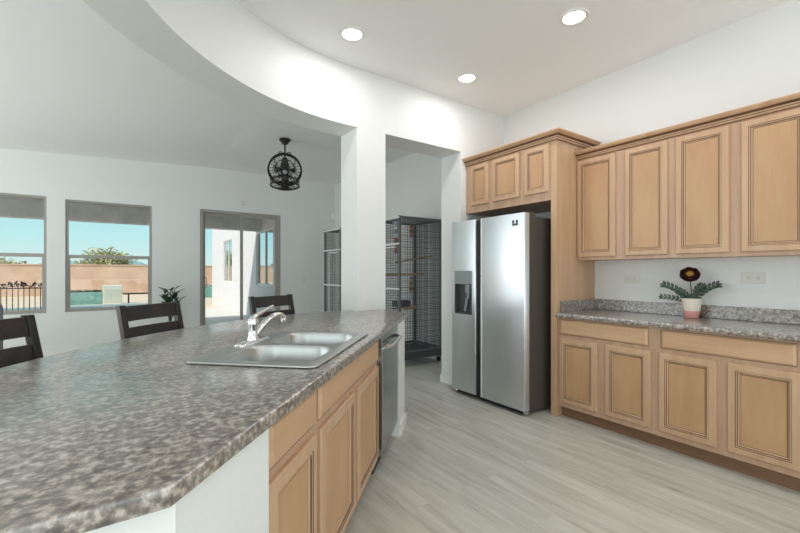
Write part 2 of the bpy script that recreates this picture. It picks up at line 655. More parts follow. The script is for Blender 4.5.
# windows in the far wall
for i, (a, b, z0, z1) in enumerate(WIN[1:]):
    w = struct(empty('window_%d' % (i + 1), ((a + b) / 2, YF + 0.05, z0)))
    hw, H = (b - a) / 2, z1 - z0
    fr = MB()
    t = 0.032
    fr.box(-hw, -hw + t, -0.03, 0.05, 0, H).box(hw - t, hw, -0.03, 0.05, 0, H)
    fr.box(-hw + t, hw - t, -0.03, 0.05, 0, 0.03).box(-hw + t, hw - t, -0.03, 0.05, H - 0.028, H)
    fr.build('window_frame', 'frame', w)
    mid = H * 0.495
    sash = MB()
    sash.box(-hw + t, hw - t, -0.02, 0.03, mid - 0.025, mid + 0.025)
    sash.box(-hw + t, -hw + t + 0.022, -0.02, 0.03, 0.03, mid - 0.025).box(hw - t - 0.022, hw - t, -0.02, 0.03, 0.03, mid - 0.025)
    sash.box(-hw + t + 0.022, hw - t - 0.022, -0.02, 0.03, 0.03, 0.05)
    sash.build('window_sash', 'frame', w)
    MB().box(-hw + t, hw - t, 0.008, 0.012, 0.03, H - 0.028).build('pane', 'glass', w)

# sliding door
a, b, z0, z1 = DOOR
d = struct(empty('door_1', ((a + b) / 2, YF + 0.05, 0)))
hw, H = (b - a) / 2, z1
mb = MB().box(-hw, -hw + 0.05, -0.04, 0.07, 0, H).box(hw - 0.05, hw, -0.04, 0.07, 0, H)
mb.box(-hw + 0.05, hw - 0.05, -0.04, 0.07, H - 0.05, H).box(-hw + 0.05, hw - 0.05, -0.04, 0.07, 0, 0.03)
mb.build('door_frame', 'frame', d)
for x0, x1, yy in ((-hw + 0.05, 0.02, 0.03), (-0.03, hw - 0.05, -0.01)):
    p = MB()
    q = 0.045
    p.box(x0, x0 + q, yy - 0.015, yy + 0.015, 0.03, H - 0.05).box(x1 - q, x1, yy - 0.015, yy + 0.015, 0.03, H - 0.05)
    p.box(x0 + q, x1 - q, yy - 0.015, yy + 0.015, 0.03, 0.1).box(x0 + q, x1 - q, yy - 0.015, yy + 0.015, H - 0.09, H - 0.05)
    pn = p.build('sliding_panel', 'frame', d)
    MB().box(x0 + q, x1 - q, yy - 0.003, yy + 0.003, 0.1, H - 0.09).build('pane', 'glass', pn)
    if x0 < -0.5:
        MB().tube([(x0 + 0.03, -0.0, 0.98), (x0 + 0.05, -0.045, 1.0), (x0 + 0.06, -0.055, 1.08), (x0 + 0.05, -0.045, 1.16), (x0 + 0.03, 0.0, 1.18)], 0.009, 8).build('door_handle', 'frame', pn, smooth=True)

# ------------------------------------------------------------------ recessed lamps
def can(x, y, label, power=1.0):
    t = empty('recessed_light', (x, y, ZC), 0, label, 'ceiling light', 'recessed ceiling lights')
    MB().lathe([(0.072, -0.001), (0.078, -0.008), (0.098, -0.008), (0.104, 0.0), (0.072, 0.0)], n=36, caps=False).build('trim_ring', 'trim', t, smooth=True)
    MB().lathe([(0.0005, -0.006), (0.06, -0.006), (0.072, -0.003)], n=32, caps=False).build('lens', 'lens', t, smooth=True)
    l = bpy.data.lights.new('lamp', 'AREA')
    l.energy = CAN_POWER * power
    l.shape = 'DISK'
    l.size = 0.13
    l.color = (1.0, 0.99, 0.985)
    o = bpy.data.objects.new('lamp', l)
    COL.objects.link(o)
    o.parent = t
    o.location = (0, 0, -0.012)
    return t
can(1.486, 2.776, 'round recessed ceiling light nearest the curved header')
can(2.726, 2.773, 'round recessed ceiling light nearest the fridge, lowest of three in the photo')
can(2.713, 1.662, 'round recessed ceiling light in front of the tall wall cabinets, rightmost of three')
for x, y in ((1.486, 0.55), (2.713, 0.55), (1.486, -0.6), (2.713, -0.6)):  # unseen extra lamps at the same spacing, added to brighten the room
    can(x, y, 'extra recessed ceiling light out of view, added to brighten the kitchen', 0.42)

# ------------------------------------------------------------------ cabinetry
def rect(x0, x1, z0, z1, y):
    return [(x0, y, z0), (x1, y, z0), (x1, y, z1), (x0, y, z1)]

def door_front(parent, x0, x1, z0, z1, y=0.0, name='door'):
    """framed door: outline at y, front at y-0.02"""
    def rg(i, h):
        return rect(x0 + i, x1 - i, z0 + i, z1 - i, y - h)
    mb = MB()
    mb.rings([rg(0, 0), rg(0, 0.013), rg(0.005, 0.019), rg(0.040, 0.020)], 0, cap0=True)
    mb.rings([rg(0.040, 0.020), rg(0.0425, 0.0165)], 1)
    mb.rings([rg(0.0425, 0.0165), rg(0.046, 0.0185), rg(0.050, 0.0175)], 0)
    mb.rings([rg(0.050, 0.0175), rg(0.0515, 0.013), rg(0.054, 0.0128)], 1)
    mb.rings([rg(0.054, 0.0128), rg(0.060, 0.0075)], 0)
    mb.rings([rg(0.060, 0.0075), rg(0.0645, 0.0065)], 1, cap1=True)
    o = mb.build(name, ['maple', 'glaze_shade'], parent)
    MB().box(x0 + 0.0635, x1 - 0.0635, y - 0.0082, y - 0.0066, z0 + 0.0635, z1 - 0.0635).build('door_panel', 'maple_panel', o)
    return o

def drawer_front(parent, x0, x1, z0, z1, y=0.0, name='drawer_front'):
    def rg(i, h):
        return rect(x0 + i, x1 - i, z0 + i, z1 - i, y - h)
    mb = MB()
    mb.rings([rg(0, 0), rg(0, 0.008)], 0, cap0=True)
    mb.rings([rg(0, 0.008), rg(0.003, 0.0085)], 1)
    mb.rings([rg(0.003, 0.0085), rg(0.013, 0.018), rg(0.017, 0.020)], 0, cap1=True)
    return mb.build(name, ['maple_h', 'glaze_shade'], parent)

def base_unit(name, loc, rz, width, doors, drawers, label, group=None, depth=0.596, hollow=False, cat='cabinet'):
    t = empty(name, loc, rz, label, cat, group)
    mb = MB()
    z0, z1 = 0.098, 0.874
    if hollow:
        mb.box(0, 0.018, 0, depth, z0, z1).box(width - 0.018, width, 0, depth, z0, z1)
        mb.box(0.018, width - 0.018, depth - 0.012, depth, z0, z1).box(0.018, width - 0.018, 0.0, depth - 0.012, z0, z0 + 0.018)
        mb.box(0.018, width - 0.018, 0, 0.02, z0 + 0.018, 0.70)
        mb.box(0.018, width - 0.018, 0, 0.02, 0.70, z1)
    else:
        mb.box(0, width, 0, depth, z0, z1)
    mb.build('carcass', 'maple_frame', t)
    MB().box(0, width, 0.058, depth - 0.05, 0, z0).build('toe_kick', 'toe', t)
    for a, b in doors:
        door_front(t, a, b, 0.138, 0.695)
    for a, b in drawers:
        drawer_front(t, a, b, 0.728, 0.862)
    return t

def upper_unit(name, loc, rz, width, z0, z1, doors, dz0, dz1, label, group=None, depth=0.30):
    t = empty(name, loc, rz, label, 'cabinet', group)
    MB().box(0, width, 0, depth, z0 - loc[2], z1 - loc[2]).build('carcass', 'maple_frame', t)
    for a, b in doors:
        door_front(t, a, b, dz0 - loc[2], dz1 - loc[2])
    return t

RZ = R(-90)
XF = 3.16        # face frame of the base run
# local x runs towards the camera (-Y)
Y0 = 2.087
g1 = 'maple base cabinets under the wall counter'
base_unit('base_cabinet', (XF, Y0, 0), RZ, 0.785, [(0.028, 0.358), (0.423, 0.754)], [(0.023, 0.738)],
          'maple base cabinet directly beside the fridge enclosure, two doors and a drawer', g1)
base_unit('base_cabinet', (XF, Y0 - 0.785, 0), RZ, 0.785, [(0.022, 0.360), (0.417, 0.755)], [(0.035, 0.736)],
          'maple base cabinet at the right edge of the photo, under the potted flower', g1)
base_unit('base_cabinet', (XF, Y0 - 1.57, 0), RZ, 0.785, [(0.022, 0.360), (0.417, 0.755)], [(0.035, 0.736)],
          'maple base cabinet at the near end of the wall counter', g1)
g2 = 'maple wall cabinets above the wall counter'
XU = 3.46
upper_unit('wall_cabinet', (XU, Y0, 1.378), RZ, 0.785, 1.378, 2.31, [(-0.0 + 0.008, 0.352), (0.43, 0.748)], 1.405, 2.285,
           'two-door maple wall cabinet beside the fridge enclosure', g2)
upper_unit('wall_cabinet', (XU, Y0 - 0.785, 1.378), RZ, 0.785, 1.378, 2.31, [(0.018, 0.343), (0.407, 0.745)], 1.405, 2.285,
           'two-door maple wall cabinet at the right edge of the photo', g2)
upper_unit('wall_cabinet', (XU, Y0 - 1.57, 1.378), RZ, 0.785, 1.378, 2.31, [(0.018, 0.343), (0.407, 0.745)], 1.405, 2.285,
           'two-door maple wall cabinet at the near end of the row', g2)

def crown_profile(h, out):
    # (outward, up) from the cabinet face
    return [(0, 0), (0.006, 0), (0.008, 0.10 * h), (0.013, 0.16 * h), (0.013, 0.26 * h), (0.019, 0.30 * h), (0.022, 0.42 * h),
            (0.036, 0.60 * h), (0.30 * out + 0.034, 0.74 * h), (out - 0.006, 0.80 * h), (out, 0.86 * h), (out, 0.98 * h), (out - 0.006, h), (0, h)]

def crown(parent_name, label, path, z, h, out):
    """path: list of (point, outward dir) already mitred; local world coords"""
    prof = crown_profile(h, out)
    mb = MB()
    rl = []
    for (px, py), (dx, dy) in path:
        rl.append([(px + dx * o, py + dy * o, z + u) for o, u in prof])
    nseg = len(prof)
    vs = [p for r_ in rl for p in r_]
    for i in range(len(rl) - 1):
        for j in range(nseg):
            mi = 1 if j in (1, 4, 6) else 0
            a, b = i * nseg + j, i * nseg + (j + 1) % nseg
            c, d_ = (i + 1) * nseg + (j + 1) % nseg, (i + 1) * nseg + j
            mb.add([vs[a], vs[b], vs[c], vs[d_]], [(0, 1, 2, 3)], mi)
    mb.add(rl[0], [tuple(range(nseg))])
    mb.add(rl[-1], [tuple(range(nseg))])
    o = mb.build('crown_molding', ['maple_h', 'glaze_shade'])
    return tag(o, label, 'molding')

crown('c', 'maple crown molding along the tops of the wall cabinets',
      [((XU, Y0 - 0.001), (-1, 0)), ((XU, Y0 - 2.355), (-1, 0))], 2.297, 0.075, 0.055)

# fridge enclosure: side panel and over-fridge cabinet
t = empty('fridge_cabinet', (XF - 0.02, YK - 0.005, 1.912), RZ, 'shallow maple cabinet with three small doors above the fridge', 'cabinet')
wd = YK - 0.005 - 2.146
MB().box(0, wd, 0, 0.615, 0, 0.53).build('carcass', 'maple_frame', t)
for a, b in ((0.085, 0.335), (0.392, 0.726), (0.785, 1.045)):
    door_front(t, a, b, 0.075, 0.503)
tp = MB().box(XF - 0.02, XR - 0.002, Y0 + 0.001, 2.145, 0, 2.442).build('side_panel', 'maple', bevel=0.002)
tag(tp, 'tall maple end panel between fridge and base cabinets', 'cabinet panel')
crown('c', 'maple crown molding around the top of the fridge enclosure',
      [((XF - 0.021, YK - 0.004), (-1, 0)), ((XF - 0.021, Y0 - 0.001), (-1, -1)), ((XR - 0.004, Y0 - 0.001), (0, -1))], 2.430, 0.082, 0.062)

# counter on the wall run
tc = empty('wall_countertop', (0, 0, 0), 0, 'brown speckled laminate worktop along the right wall with low backsplash', 'countertop')
curve_slab('worktop', [(3.122, -0.25), (XR - 0.006, -0.25), (XR - 0.006, Y0 - 0.006), (3.122, Y0 - 0.006)], [], 0.8765, 0.914, 0.005, 'granite', tc)
mb = MB().box(XR - 0.022, XR - 0.002, -0.25, Y0 - 0.022, 0.9142, 1.012)
mb.build('backsplash', 'granite', tc, bevel=0.003)
MB().box(3.19, XR - 0.002, Y0 - 0.0215, Y0 - 0.002, 0.9142, 1.012).build('side_splash', 'granite', tc, bevel=0.003)

# outlets
def outlet(loc, label):
    t = empty('wall_outlet', loc, 0, label, 'outlet', 'outlets in the backsplash wall')
    MB().box(-0.006, 0, -0.066, 0.066, -0.04, 0.04).build('cover_plate', 'plate', t, bevel=0.002)
    for s in (-1, 1):
        MB().box(-0.0085, -0.006, s * 0.028 - 0.017, s * 0.028 + 0.017, -0.014, 0.014).build('socket', 'plate', t, bevel=0.002)
        mb = MB()
        for q in (-0.006, 0.006):
            mb.box(-0.009, -0.0085, s * 0.028 - 0.005, s * 0.028 + 0.006, q - 0.0012, q + 0.0012)
        mb.build('slots', 'slot', t)
    return t
outlet((XR - 0.0005, 1.745, 1.210), 'off-white double outlet left of the potted flower, nearer the fridge')
outlet((XR - 0.0005, 0.903, 1.226), 'off-white double outlet right of the potted flower')

# ------------------------------------------------------------------ refrigerator
FX = 2.885
fr = empty('refrigerator', (FX, 3.165, 0), RZ, 'stainless steel side-by-side refrigerator with water dispenser', 'refrigerator')
FW = 3.165 - 2.228
MB().box(0.004, FW - 0.004, 0.072, 0.80, 0.035, 1.765).build('body', 'fridgeside', fr, bevel=0.004)
zb, zt = 0.05, 1.792
def fdoor(x0, x1, cut=None):
    # rounded-front door with recessed grip edge
    mb = MB()
    if cut is None:
        out = [(x0, 0.066), (x0, 0.012), (x0 + 0.004, 0.004), (x0 + 0.012, 0.0), (x1 - 0.012, 0.0), (x1 - 0.004, 0.004), (x1, 0.012), (x1, 0.066)]
        mb.prism(out, zb, zt)
    else:
        cx0, cx1, cz0, cz1 = cut
        for z0, z1 in ((zb, cz0), (cz1, zt)):
            out = [(x0, 0.066), (x0, 0.012), (x0 + 0.004, 0.004), (x0 + 0.012, 0.0), (x1 - 0.012, 0.0), (x1 - 0.004, 0.004), (x1, 0.012), (x1, 0.066)]
            mb.prism(out, z0, z1)
        mb.prism([(x0, 0.066), (x0, 0.012), (x0 + 0.004, 0.004), (x0 + 0.012, 0.0), (cx0, 0.0), (cx0, 0.066)], cz0, cz1)
        mb.prism([(cx1, 0.066), (cx1, 0.0), (x1 - 0.012, 0.0), (x1 - 0.004, 0.004), (x1, 0.012), (x1, 0.066)], cz0, cz1)
        mb.box(cx0, cx1, 0.060, 0.066, cz0, cz1)
    return mb
gx0, gx1 = 3.165 - 2.820, 3.165 - 2.746
dz = (0.045, 0.298, 0.838, 1.282)
dl = fdoor(0.002, gx0, dz).build('freezer_door', 'steel', fr, smooth=True, angle=30)
dr = fdoor(gx1, FW - 0.002).build('fridge_door', 'steel', fr, smooth=True, angle=30)
MB().box(gx0 + 0.001, gx1 - 0.001, 0.014, 0.071, zb, zt - 0.01).build('handle_recess', 'black', fr)
mb = MB().box(gx1 - 0.001, gx1 + 0.016, -0.003, 0.018, zb, 1.225).box(gx1 - 0.001, gx1 + 0.016, -0.003, 0.018, 1.23, zt)
mb.build('door_grip', 'brightsteel', dr, bevel=0.003)
# dispenser
a, b, c, e_ = dz
MB().box(a + 0.001, b - 0.001, 0.001, 0.055, 1.145, e_ - 0.001).build('dispenser_panel', 'midgrey', dl, bevel=0.002)
mb = MB().box(a + 0.001, a + 0.012, 0.002, 0.056, c + 0.001, 1.144).box(b - 0.012, b - 0.001, 0.002, 0.056, c + 0.001, 1.144)
mb.box(a + 0.012, b - 0.012, 0.050, 0.056, c + 0.001, 1.144).box(a + 0.012, b - 0.012, 0.002, 0.050, c + 0.001, c + 0.014)
mb.build('dispenser_recess', 'darkgrey', dl)
mb = MB().box(a + 0.15, a + 0.205, 0.008, 0.045, 1.06, 1.14).box(a + 0.165, a + 0.195, 0.012, 0.035, 1.00, 1.06)
mb.build('dispenser_spout', 'midgrey', dl, bevel=0.003)
MB().bar((a + 0.165, 0.02, 1.0), (a + 0.12, 0.035, 0.87), 0.03, 0.006, side=(0, 1, 0)).build('dispenser_paddle', 'midgrey', dl)
MB().box(0.03, FW - 0.03, 0.05, 0.10, 0.008, 0.045).build('toe_grille', 'black', fr)
for xx in (0.02, FW - 0.05):
    MB().lathe([(0.022, -0.012), (0.022, 0.012)], (xx + 0.015, 0.062, 0.022), 14, axis=(1, 0, 0)).build('roller', 'chrome', fr)
for xx in (0.02, FW - 0.10):
    MB().box(xx, xx + 0.085, 0.075, 0.17, zt - 0.027, zt + 0.010).build('hinge_cover', 'fridgeside', fr, bevel=0.003)
# badge: two dark squares over a grey bar
lx = FW - 0.105
mb = MB().box(lx - 0.030, lx - 0.008, -0.0015, 0.0, 1.705, 1.733, 0).box(lx + 0.010, lx + 0.032, -0.0015, 0.0, 1.705, 1.733, 0)
mb.box(lx - 0.032, lx + 0.034, -0.0015, 0.0, 1.683, 1.703, 1)
mb.build('badge', ['black', 'darkgrey'], dr)

# ------------------------------------------------------------------ island
IR = R(46)
cD = Vector((math.cos(IR), math.sin(IR), 0))
cI = Vector((-math.sin(IR), math.cos(IR), 0))
def isl(s_, y_, z=0):
    p = cD * s_ + cI * y_
    return (p.x, p.y, z)

gi = 'maple cabinets in the island'
base_unit('island_cabinet', isl(0.985, 0.53), IR, 0.388, [(0.02, 0.372)], [(0.02, 0.372)],
          'narrow maple island cabinet with one drawer and one door, nearest the white corner', gi, 0.58)
base_unit('island_sink_cabinet', isl(1.374, 0.53), IR, 1.058, [(0.025, 0.492), (0.545, 1.02)], [(0.010, 1.02)],
          'wide maple island cabinet with two doors below the sink', gi, 0.58, hollow=True)

# white knee walls of the island
AC = Vector((1.944, 0.741))
def arc_pt(r_, deg):
    return (AC.x + r_ * math.cos(R(deg)), AC.y + r_ * math.sin(R(deg)))
poly = [isl(0.984, 0.505)[:2], (0.080, 0.803), (-0.40, 0.803)]
r_ = 2.66 - 0.30
for dg in range(174, 108, -4):
    poly.append(arc_pt(r_, dg))
poly += [(1.40, 3.04), (1.768, 3.19), (1.90, 3.20), isl(3.33, 0.78)[:2], isl(3.33, 0.488)[:2], isl(3.052, 0.488)[:2], isl(3.052, 1.13)[:2], isl(0.984, 1.13)[:2]]
struct(MB().prism(poly, 0, 0.876).build('wall_island', 'wall'))
mb = MB()
def strip(mb, a, b, th=0.014, h=0.085):
    a, b = Vector((*a, 0)), Vector((*b, 0))
    d_ = (b - a).normalized()
    nrm = Vector((d_.y, -d_.x, 0))
    mb.prism([(a)[:2], (b)[:2], (b + nrm * th)[:2], (a + nrm * th)[:2]], 0, h)
strip(mb, isl(3.058, 0.488)[:2], isl(3.344, 0.488)[:2])
strip(mb, isl(3.33, 0.474)[:2], isl(3.33, 0.78)[:2])
strip(mb, (0.080, 0.803), isl(0.984, 0.505)[:2])
strip(mb, (-0.40, 0.803), (0.080, 0.803))
struct(mb.build('baseboard_island', 'trim'))

# island top
poly = [isl(0.60, 0.486)[:2], isl(3.43, 0.486)[:2], isl(3.455, 0.52)[:2], (2.062, 3.03), (2.062, YK - 0.003), (1.766, YK - 0.003), (1.766, 3.325)]
for dg in range(101, 180, 3):
    p = arc_pt(2.658, dg)
    if dg < 105:
        p = (p[0], min(p[1], 3.35))
    poly.append(p)
poly.append((-0.71, 0.768))
poly = [(p[0], p[1]) for p in poly]
SX0, SX1, SY0, SY1 = 1.40, 2.235, 0.535, 1.075
hole = [isl(p[0], p[1])[:2] for p in rrect(SX0 + 0.012, SX1 - 0.012, SY0 + 0.012, SY1 - 0.012, 0.03, 4)]
it = curve_slab('island_countertop', poly, [hole], 0.8765, 0.914, 0.006, 'granite')
tag(it, 'large brown speckled laminate island top with curved far edge', 'countertop')

# dishwasher
dw = empty('dishwasher', isl(2.442, 0.53), IR, 'dark stainless dishwasher with bar handle at the far end of the island', 'dishwasher')
MB().box(0.004, 0.60, 0.0, 0.56, 0.10, 0.868).build('tub_body', 'darkgrey', dw)
def dwp(z):  # slight forward belly
    return -0.028 - 0.006 * math.sin(math.pi * (z - 0.11) / 0.75)
mb = MB()
rl = []
for i in range(13):
    z = 0.115 + (0.800 - 0.115) * i / 12
    y = dwp(z)
    rl.append([(0.006, -0.001, z), (0.598, -0.001, z), (0.598, y + 0.004, z), (0.594, y, z), (0.010, y, z), (0.006, y + 0.004, z)])
mb.rings(rl, cap0=True, cap1=True)
mb.build('door', 'dwsteel', dw, smooth=True, angle=30)
MB().box(0.006, 0.598, -0.030, -0.001, 0.803, 0.862).build('control_panel', 'dwsteel', dw, bevel=0.003)
MB().box(0.006, 0.598, -0.022, -0.001, 0.8625, 0.872).build('control_strip', 'black', dw)
pts = []
for i in range(15):
    q = i / 14
    bulge = min(1, math.sin(math.pi * q) * 2.2)
    pts.append((0.05 + 0.50 * q, -0.030 - 0.042 * bulge, 0.792))
MB().tube(pts, 0.013, 10).build('handle', 'chrome', dw, smooth=True)
MB().box(0.01, 0.595, 0.03, 0.10, 0.0, 0.098).build('toe_panel', 'black', dw)

# ------------------------------------------------------------------ sink and faucet
sk = empty('kitchen_sink', isl(0, 0, 0.9145), IR, 'double bowl stainless steel drop-in sink in the island top', 'sink')
B1 = (1.445, 1.795, 0.578, 0.968)
B2 = (1.842, 2.192, 0.578, 0.968)
RB = 0.10
h1 = rrect(*B1, RB, 8)
h2 = rrect(*B2, RB, 8)
curve_slab('rim', rrect(SX0, SX1, SY0, SY1, 0.035, 6), [h1, h2], 0.0, 0.0085, 0.003, 'sink', sk)
for (a, b, c, d_), nm in ((B1, 'bowl'), (B2, 'bowl')):
    rl = []
    for ins, z, rr in ((-0.001, 0.0085, RB), (0.002, 0.006, RB), (0.006, -0.004, RB), (0.012, -0.06, 0.095), (0.018, -0.13, 0.09), (0.03, -0.165, 0.08), (0.055, -0.182, 0.06), (0.11, -0.188, 0.04)):
        rl.append([(p[0], p[1], z) for p in rrect(a + ins, b - ins, c + ins, d_ - ins, rr, 8)])
    mb = MB().rings(rl, cap1=True)
    bo = mb.build(nm, 'sink', sk, smooth=True, angle=60)
    mb = MB().lathe([(0.045, -0.1865), (0.045, -0.184), (0.036, -0.184), (0.030, -0.187), (0.001, -0.187)], ((a + b) / 2, (c + d_) / 2, 0), 24, caps=False)
    mb.build('drain', 'chrome', bo, smooth=True)

fz = 0.9145 + 0.0088
fpos = isl(1.835, 1.025, fz)
fa = empty('kitchen_faucet', fpos, IR, 'chrome single-lever kitchen faucet on the sink deck', 'faucet')
# deck plate, elongated along the sink
rl = []
for ins, z in ((0, 0), (0, 0.006), (0.004, 0.011), (0.012, 0.014)):
    rl.append([(p[0], p[1], z) for p in rrect(-0.125 + ins, 0.125 - ins, -0.029 + ins, 0.029 - ins, 0.0165, 6)])
MB().rings(rl, cap0=True, cap1=True).build('deck_plate', 'chrome', fa, smooth=True, angle=50)
MB().lathe([(0.028, 0.012), (0.027, 0.02), (0.022, 0.03), (0.021, 0.07), (0.025, 0.085), (0.026, 0.105), (0.020, 0.118), (0.002, 0.122)], n=24).build('body', 'chrome', fa, smooth=True, angle=50)
# spout turned towards the far bowl
sd = Vector((0.90, -0.44, 0)).normalized()
pts, rad = [], []
for q, z in ((0.0, 0.030), (0.02, 0.042), (0.05, 0.072), (0.085, 0.100), (0.12, 0.118), (0.15, 0.124), (0.172, 0.120), (0.183, 0.108), (0.186, 0.096)):
    pts.append(sd * q + Vector((0, 0, z)))
    rad.append(0.0195 - 0.0065 * q / 0.186)
MB().tube(pts, rad, 14).build('spout', 'chrome', fa, smooth=True, angle=50)
MB().lathe([(0.0135, 0), (0.0145, 0.004), (0.0145, 0.018), (0.012, 0.02)], sd * 0.186 + Vector((0, 0, 0.082)), 16).build('aerator', 'chrome', fa, smooth=True)
pts, rad = [], []
for q, z, rr in ((-0.012, 0.098, 0.018), (0.0, 0.118, 0.016), (0.03, 0.136, 0.011), (0.07, 0.152, 0.009), (0.110, 0.168, 0.009), (0.120, 0.170, 0.007)):
    pts.append(sd * q + Vector((0, 0, z)))
    rad.append(rr)
MB().tube(pts, rad, 12).build('lever', 'chrome', fa, smooth=True, angle=50)

# ------------------------------------------------------------------ stools
def make_stool():
    t = empty('counter_stool', (0, 0, 0))
    # local: +y is the back (away from the counter), back top at y=0 reference
    hwid = 0.235
    def post(sx):
        mb = MB()
        pr = [(0.02, 0.0), (-0.075, 0.62), (-0.075, 0.70), (0.0, 1.06)]
        rl = []
        for y, z in pr:
            w, dp = 0.021, 0.017 if z > 0.5 else 0.02
            rl.append([(sx * hwid - w, y - dp, z), (sx * hwid + w, y - dp, z), (sx * hwid + w, y + dp, z), (sx * hwid - w, y + dp, z)])
        mb.rings(rl, cap0=True, cap1=True)
        return mb
    for sx in (-1, 1):
        post(sx * 0.91).build('back_leg', 'espresso', t, bevel=0.003)
    def rail(z0, z1):
        mb = MB()
        rl = []
        for i in range(9):
            q = -1 + 2 * i / 8
            x = q * (hwid * 0.91 - 0.02)
            cv = 0.022 * (1 - q * q)
            ya, yb = -0.075 + 0.075 * (z0 - 0.7) / 0.36, -0.075 + 0.075 * (z1 - 0.7) / 0.36
            rl.append([(x, ya - 0.009 + cv, z0), (x, ya + 0.009 + cv, z0), (x, yb + 0.009 + cv, z1), (x, yb - 0.009 + cv, z1)])
        mb.rings(rl, cap0=True, cap1=True)
        return mb
    for z0, z1 in ((0.958, 1.052), (0.832, 0.918), (0.722, 0.795)):
        rail(z0, z1).build('back_slat', 'espresso', t, bevel=0.002)
    MB().box(-0.22, 0.22, -0.50, -0.07, 0.60, 0.635).build('seat_frame', 'espresso', t, bevel=0.004)
    MB().box(-0.215, 0.215, -0.50, -0.10, 0.636, 0.67).build('seat', 'seat', t, bevel=0.014, seg=3)
    for sx in (-1, 1):
        MB().bar((sx * 0.195, -0.475, 0.60), (sx * 0.205, -0.49, 0), 0.038, 0.038).build('front_leg', 'espresso', t, bevel=0.003)
    mb = MB().box(-0.19, 0.19, -0.495, -0.465, 0.20, 0.235)
    mb.build('foot_rail', 'espresso', t, bevel=0.003)
    for sx in (-0.20, 0.20):
        MB().bar((sx, -0.48, 0.3), (sx, -0.03, 0.3), 0.02, 0.035).build('side_stretcher', 'espresso', t, bevel=0.002)
    return t
st = make_stool()
spots = [((-0.488, 2.475), 57.0, 'dark espresso ladder-back stool at the left edge of the photo behind the island'),
         ((0.167, 3.18), 40.0, 'dark espresso ladder-back stool in front of the window, middle of three'),
         ((1.12, 3.625), 23.0, 'dark espresso ladder-back stool behind the faucet, in front of the sliding door')]
for i, ((x, y), rz, lb) in enumerate(spots):
    o = st if i == 0 else copy_tree(st)
    o.location = (x, y, 0)
    o.rotation_euler = (0, 0, R(rz))
    tag(o, lb, 'stool', 'ladder-back stools behind the island')

# ------------------------------------------------------------------ bird cages
def wire_panel(p0, du, dv, W_, H_, stepu, stepv, w=0.0038, nu=None):
    """wires in the plane spanned by unit vectors du, dv"""
    mb = MB()
    p0, du, dv = Vector(p0), Vector(du), Vector(dv)
    nr = du.cross(dv).normalized()
    k = int(W_ / stepu)
    for i in range(1, k):
        c = p0 + du * (W_ * i / k) + dv * (H_ / 2)
        mb.obox(c, du, nr, dv, w / 2, w / 2, H_ / 2)
    k = int(H_ / stepv)
    for i in range(1, k):
        c = p0 + dv * (H_ * i / k) + du * (W_ / 2)
        mb.obox(c, dv, nr, du, w / 2, w / 2, W_ / 2)
    return mb

def make_cage(W_, D_, H_):
    """x: width, y: depth, z up; front faces -y, the door side faces -x"""
    t = empty('bird_cage', (0, 0, 0))
    zb = 0.19
    t_ = 0.032
    for nm, x, y in (('corner_post', 0, 0), ('corner_post', W_ - t_, 0), ('corner_post', 0, D_ - t_), ('corner_post', W_ - t_, D_ - t_)):
        MB().box(x, x + t_, y, y + t_, 0.08, H_).build(nm, 'cage', t)
    for z in (H_ - t_, zb):
        MB().box(t_, W_ - t_, 0.002, t_ - 0.002, z, z + t_ - 0.002).build('frame_rail', 'cage', t)
        MB().box(t_, W_ - t_, D_ - t_ + 0.002, D_ - 0.002, z, z + t_ - 0.002).build('frame_rail', 'cage', t)
        MB().box(W_ - t_ + 0.002, W_ - 0.002, t_, D_ - t_, z, z + t_ - 0.002).build('frame_rail', 'cage', t)
    MB().box(0.002, t_ - 0.002, t_, D_ - t_, zb, zb + t_).build('frame_rail', 'cage', t)
    for z in (H_ - 0.022, 1.645, 1.045):
        MB().box(-0.004, 0.018, 0.001, D_ - 0.001, z - 0.011, z + 0.011).build('side_rail', 'lit_cage_white', t)
    mb = MB()
    mb.box(0.003, 0.018, D_ - 0.20, D_ - 0.185, 0.25, 1.62).box(0.003, 0.018, 0.10, D_ - 0.2, 1.595, 1.61)
    mb.build('side_door_frame', 'lit_cage_white', t)
    z0, hh = zb + t_, H_ - zb - 2 * t_
    wire_panel((t_, 0.016, z0), (1, 0, 0), (0, 0, 1), W_ - 2 * t_, hh, 0.028, 0.075).build('front_wires', 'cagewire', t)
    wire_panel((t_, D_ - 0.016, z0), (1, 0, 0), (0, 0, 1), W_ - 2 * t_, hh, 0.03, 0.036).build('back_wires', 'cagewire', t)
    wire_panel((0.014, t_, z0), (0, 1, 0), (0, 0, 1), D_ - 2 * t_, hh, 0.03, 0.036).build('side_wires', 'cagewire', t)
    wire_panel((W_ - 0.016, t_, z0), (0, 1, 0), (0, 0, 1), D_ - 2 * t_, hh, 0.03, 0.036).build('side_wires', 'cagewire', t)
    wire_panel((t_, t_, H_ - 0.016), (1, 0, 0), (0, 1, 0), W_ - 2 * t_, D_ - 2 * t_, 0.03, 0.06).build('top_wires', 'cagewire', t)
    mb = MB().box(t_ + 0.004, W_ - t_ - 0.004, t_ + 0.004, D_ - t_ - 0.004, 0.165, 0.18)
    mb.box(0.0, W_, -0.012, -0.001, 0.10, 0.185)
    mb.build('tray', 'darkgrey', t)
    wire_panel((t_, t_, 0.20), (1, 0, 0), (0, 1, 0), W_ - 2 * t_, D_ - 2 * t_, 0.03, 0.12).build('floor_grate', 'cagewire', t)
    for x, y in ((0.04, 0.04), (W_ - 0.04, 0.04), (0.04, D_ - 0.04), (W_ - 0.04, D_ - 0.04)):
        MB().lathe([(0.036, -0.011), (0.038, 0), (0.036, 0.011)], (x, y, 0.039), 14, axis=(1, 0, 0)).build('caster', 'black', t, smooth=True)
    return t
cg = make_cage(0.745, 0.65, 2.015)
cg.location = (3.0, 4.30, 0)
